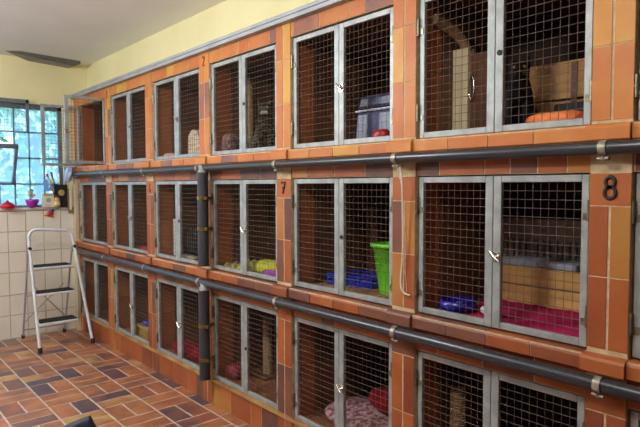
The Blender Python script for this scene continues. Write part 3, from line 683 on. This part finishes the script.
tag(bevel(MB().box((2.30, .92, F1+.0), (2.40, 1.17, F1+.128)).build('foam_mat', mat('charcoal_foam', (40,40,44), (52,52,56), rough=.95)), .01), 'charcoal foam block behind the orange cushion', 'mat')
# --- top row, blue carrier
cc = empty('cat_carrier', (2.22, 2.05, F1), label='translucent blue plastic cat carrier with a white band', cat='carrier')
BLUEP = plastic('blue_grey_plastic', (54,64,106), (72,82,128)); 
def carr(z0, z1, t0, t1):
    b = MB(); vs = []
    for z, t_ in ((z0, t0), (z1, t1)): vs += [(-.09+t_*.3, -.165+t_, z), (.14-t_*.3, -.165+t_, z), (.14-t_*.3, .135-t_, z), (-.09+t_*.3, .135-t_, z)]
    return b.add(vs, [(0,3,2,1),(4,5,6,7),(0,1,5,4),(1,2,6,5),(2,3,7,6),(3,0,4,7)])
bevel(carr(0, .175, 0, .012).build('lower_shell', BLUEP, cc), .015, 3); bevel(carr(.187, .262, .012, .03).build('upper_shell', plastic('navy_plastic', (38,44,84)), cc), .02, 3); bevel(carr(.176, .187, .004, .004).build('band', mat('white_band', (226,226,236), rough=.3), cc), .004)
puff('red_toy_ball', (2.085, 1.945, F1), .04, .055, .035, plastic('bright_red', (176,20,40)), 'red rounded toy in front of the blue carrier', 'toy', 1)
# --- top row tabby
post('scratching_post', 2.25, 3.352, F1, .50, .026, 'cream scratching post beside the tabby cat')
fb = fabric('mottled_blanket', (150,112,104), (84,60,66), 40)
puff('folded_blanket', (2.10, 3.375, F1), .05, .065, .075, fb, 'mottled brown-pink folded blanket left of the tabby cat', 'blanket')
# --- top row striped arched cushion
sm_ = mat('striped_card', (214,198,176), (178,150,130), rough=.9, scale=10, stretch=(1,1,9))
b = MB(); N = 20
pr_ = [(.085*cos(a), .12+.085*sin(a)*1.0) for a in [pi*k/N for k in range(N+1)]]; pr_ = [(.085,0)]+pr_+[(-.085,0)]
n = len(pr_); vs = [(x_, y_, z_) for x_ in (0,.03) for y_, z_ in pr_]
b.add(vs, [tuple(range(n)), tuple(range(n,2*n))[::-1]]+[(k, (k+1)%n, n+(k+1)%n, n+k) for k in range(n)])
o = bevel(b.build('scratch_board', sm_), .006); o.location = (2.07, 3.845, F1); tag(o, 'arched pale striped scratch board in a top-row cage corner', 'scratch board')
puff('pale_blanket', (2.09, 4.26, F1), .05, .085, .028, fabric('beige_fleece', (196,170,146), (170,140,116)), 'crumpled beige blanket low in the cage with the arched board', 'blanket', 1)
# --- middle row, right cage: box, grille, blanket, bowl
blanket('fleece_blanket', 2.04, 2.76, .90, 1.60, F2, MAG, 'magenta fleece blanket covering the cage floor', h=.008)
wx = empty('wooden_box', (2.55, 1.28, F2+.015), label='long pale wooden box standing on the magenta blanket', cat='box')
m = MB(); m.box((-.11,-.36,0),(.1,.215,.088)); m.box((-.11,-.36,.094),(.1,.215,.175)); m.box((-.10,-.355,.088),(.1,.21,.094)); bevel(m.build('box', OCHREW, wx), .003)
MB().box((-.112,-.36,.088),(-.1,.215,.094)).build('groove', BROWNW, wx)
tz = F2+.191
tag(bevel(MB().box((2.455, 1.13, tz), (2.62, 1.50, tz+.028)).build('folded_cloth', fabric('pale_blue_cloth', (176,184,206), (150,160,186))), .008, 3), 'pale blue folded cloth on top of the wooden box', 'cloth')
tag(bevel(MB().box((2.46, .94, tz), (2.62, 1.118, tz+.034)).build('folded_cloth', fabric('navy_cloth', (44,44,70), (58,56,84))), .008, 3), 'dark navy folded cloth at the right end of the wooden box', 'cloth')
hr = empty('heater_grille', (2.67, 1.3, F2+.16), label='grey slotted heater casing on the cage rear wall', cat='heater')
m = MB(); m.box((-.02,-.40,.14),(.03,.33,.245)); m.box((-.02,-.40,0),(.03,.33,.045)); m.box((.0,-.40,.045),(.03,.33,.14))
for k in range(23): m.box((-.02,-.40+k*.0325,.045),(.0,-.40+k*.0325+.019,.14))
bevel(m.build('casing', plastic('grey_enamel', (196,190,190), (182,176,178), .5), hr), .002, 1)
b = MB(); b.lathe([(.075,0),(.088,.015),(.084,.045),(.074,.046),(.066,.02),(.004,.016)], n=36); o = b.build('food_bowl', mat('blue_enamel', (30,30,150), (26,24,120), rough=.25, coat=.5), None); o.location = (2.115, 1.50, F2+.017); tag(o, 'cobalt blue food bowl on the magenta blanket', 'bowl')
k_ = MB()
for j in range(26):
    a = random.uniform(0, 2*pi); rr = random.uniform(0, .055); k_.lathe([(.001,0),(.009,.004),(.001,.009)], (rr*cos(a), rr*sin(a), .0), 7)
o = k_.build('dry_food', mat('kibble', (176,164,176), (120,96,90), rough=.9, scale=60)); o.location = (2.115, 1.50, F2+.034); tag(o, 'pale dry food in the cobalt blue bowl', 'cat food', kind='stuff')
puff('toy_mouse', (2.11, 1.335, F2+.02), .03, .045, .018, fabric('white_plush', (214,206,206), (170,160,164)), 'small white plush toy mouse beside the blue bowl', 'toy', 1)
# --- middle row second cage
gb = empty('waste_bin', (2.20, 1.985, F2), label='lime green plastic bin in the middle row', cat='bin')
def sq(z, a, b_): 
    out = []
    for k in range(24):
        t_ = 2*pi*k/24; out.append((a*math.copysign(abs(cos(t_))**.45, cos(t_)), b_*math.copysign(abs(sin(t_))**.45, sin(t_)), z))
    return out
LIME = plastic('lime_plastic', (112,214,50), (100,200,40))
b = MB(); rings = [sq(0,.05,.042), sq(.25,.078,.075), sq(.252,.088,.085), sq(.272,.09,.088), sq(.27,.075,.07), sq(.01,.05,.045)]
vs = [q for r__ in rings for q in r__]; b.add(vs, [(i*24+k, i*24+(k+1)%24, (i+1)*24+(k+1)%24, (i+1)*24+k) for i in range(5) for k in range(24)], 0, True); b.add(rings[0], [tuple(range(24))[::-1]]); b.add(rings[-1], [tuple(range(24))])
b.build('bin', LIME, gb)
blanket('straw_mat', 2.04, 2.6, 1.83, 2.50, F2, mat('straw', (176,130,72), (120,80,46), rough=.95, scale=24, stretch=(1,6,1), bump=.6, bscale=80), 'ochre woven mat on the floor of the green bin cage', 'mat', h=.003, th=.006)
ty = empty('blue_tray', (2.26, 2.28, F2+.012), radians(12), 'bright blue open-work plastic tray left of the green bin', 'tray')
BP = plastic('bright_blue_plastic', (36,60,196), (30,50,170)); b = MB(); b.box((-.10,-.15,0),(.10,.15,.006))
for z in (.022, .042, .062):
    for a_, c_ in (((-.10,-.15),(-.092,.15)), ((.092,-.15),(.10,.15)), ((-.10,-.15),(.10,-.142)), ((-.10,.142),(.10,.15))): b.box((a_[0],a_[1],z-.006),(c_[0],c_[1],z))
for k in range(8):
    y_ = -.15+k*.042
    for x_ in (-.10,.092): b.box((x_,y_,0),(x_+.008,y_+.008,.062))
for k in range(5): b.box((-.10+k*.048,-.15,0),(-.092+k*.048,-.142,.062)); b.box((-.10+k*.048,.142,0),(-.092+k*.048,.15,.062))
b.build('tray', BP, ty)
post('scratching_post', 2.5, 2.40, F2, .42, .04, 'dark scratching post at the rear of the green bin cage', m=BROWNW)
# --- middle row third cage
puff('crumpled_blanket', (2.14, 2.95, F2), .09, .17, .045, YGF, 'crumpled yellow-green fleece blanket left of pillar seven', 'blanket', 1)
puff('purple_cushion', (2.065, 2.86, F2), .022, .085, .024, PURF, 'small purple cushion in front of the yellow-green fleece', 'cushion', .8)
blanket('spread_blanket', 2.06, 2.3, 3.13, 3.44, F2, fabric('patterned_yellow', (190,186,96), (120,100,70), 26), 'patterned yellow blanket in the left half of the cage by pillar seven', h=.03)
# --- middle row fourth
tag(bevel(MB().box((2.13, 4.235, F2), (2.15, 4.33, F2+.30)).build('white_board', mat('off_white_board', (206,206,204), rough=.6)), .003), 'upright white board in the cage behind the upper downpipe', 'board')
puff('dark_cushion', (2.25, 4.06, F2), .1, .12, .13, fabric('near_black_fleece', (34,32,38), (46,42,48)), 'large near-black cushion behind the upper downpipe', 'cushion')
puff('pale_cushion', (2.09, 3.98, F2), .04, .12, .018, fabric('greyish_fleece', (170,160,140), (140,130,112)), 'flat pale grey cushion low in front of the near-black one', 'cushion')
puff('red_cloth', (2.09, 4.72, F2), .04, .1, .022, fabric('pinkish_red', (190,60,74), (160,44,58)), 'small pinkish red cloth in a middle-row cage', 'cloth')
# --- bottom row
post('scratching_post', 2.22, 1.57, F3, .40, .036, 'tan sisal scratching post in the lower right cage')
PINKP = mat('pink_pattern_cloth', (198,164,166), (140,72,84), rough=.95, scale=34, detail=1, spec=.1)
puff('patterned_cushion', (2.27, 2.17, F3), .20, .30, .045, PINKP, 'large pink and white patterned cushion in a bottom-row cage', 'cushion', .7)
puff('dark_red_blanket', (2.36, 2.06, F3+.088), .12, .20, .055, REDF, 'dark red fleece heaped on the pink patterned cushion', 'blanket', .9)
post('scratching_post', 2.32, 3.26, F3, .42, .032, 'pale sisal scratching post right of the lower downpipe', m=mat('pale_sisal', (196,170,126), (170,144,100), rough=.9, scale=90, bump=.5, bscale=150))
puff('red_pillow', (2.12, 3.36, F3), .06, .075, .05, fabric('rose_fleece', (140,44,54), (160,90,90)), 'rose red pillow beside the pale post of the bottom row', 'cushion')
puff('red_fleece_blanket', (2.13, 4.03, F3), .09, .26, .05, fabric('bright_red_fleece', (150,20,36), (120,14,28)), 'red crumpled fleece left of the lower downpipe', 'blanket', .8)
yb_ = empty('storage_box', (2.15, 4.78, F3), label='ochre box under the blue bowl in a bottom-row cage', cat='box')
bevel(MB().box((-.1,-.11,0),(.1,.16,.1)).build('box', mat('ochre_card', (176,140,66), (150,116,52), rough=.7), yb_), .004); bevel(MB().box((-.104,-.114,.085),(.104,.164,.102)).build('lid', mat('ochre_lid', (190,156,80), rough=.7), yb_), .003)
b = MB(); b.lathe([(.035,0),(.05,.045),(.046,.045),(.03,.006)], n=28); o = b.build('water_bowl', plastic('mid_blue', (44,70,180))); o.location = (2.11, 4.80, F3+.103); tag(o, 'small blue water bowl on the ochre box', 'bowl')

# ------------------------------------------------------------------ outside: ground, trees, shrubs
tag(MB().box((-12, YB+.6, -.6), (14, 30, -.5)).build('lawn', mat('lawn_green', (120,160,80), (90,130,60), rough=1, scale=2)), kind='structure')
LG = [mat('leaf_light', (168,204,150), rough=.6), mat('leaf_mid', (120,164,116), rough=.6), mat('leaf_dark', (84,124,92), rough=.6)]
def tree(x, y, h_, r_, label, seed):
    rnd = random.Random(seed); e = empty('tree', (x, y, -.5), label=label, cat='tree', group='trees outside the window')
    MB().tube([(0,0,0),(.05,0,h_*.4),(-.03,.04,h_*.75)], .1, 8, radii=[.13,.09,.04]).build('trunk', BROWNW, e)
    b = MB()
    for k in range(1100):
        a = rnd.uniform(0, 2*pi); t_ = math.acos(rnd.uniform(-1, 1)); q = rnd.uniform(.45, 1)**.5*(1+.25*sin(3*a+seed)*sin(4*t_))
        c = Vector((r_*q*sin(t_)*cos(a), r_*q*sin(t_)*sin(a), h_*.6+h_*.42*q*cos(t_)))
        d = Vector((rnd.gauss(0,1), rnd.gauss(0,1), rnd.gauss(0,1))).normalized()*.11; s_ = d.cross(Vector((rnd.random(), rnd.random(), rnd.random()))).normalized()*.05
        b.add([c-d, c+s_, c+d, c-s_], [(0,1,2,3)], rnd.choice((0,1,1,2)))
    b.build('foliage', LG, e)
for i, (x, y, h_, r_, lab) in enumerate(((.6, 11.5, 3.4, 1.2, 'leafy green tree outside, seen at the left of the window'), (3.2, 12.5, 4.4, 1.3, 'tall green tree outside behind the middle panes'), (4.6, 15.5, 4.0, 1.5, 'green tree outside behind the right panes'))):
    tree(x, y, h_, r_, lab, i+3)
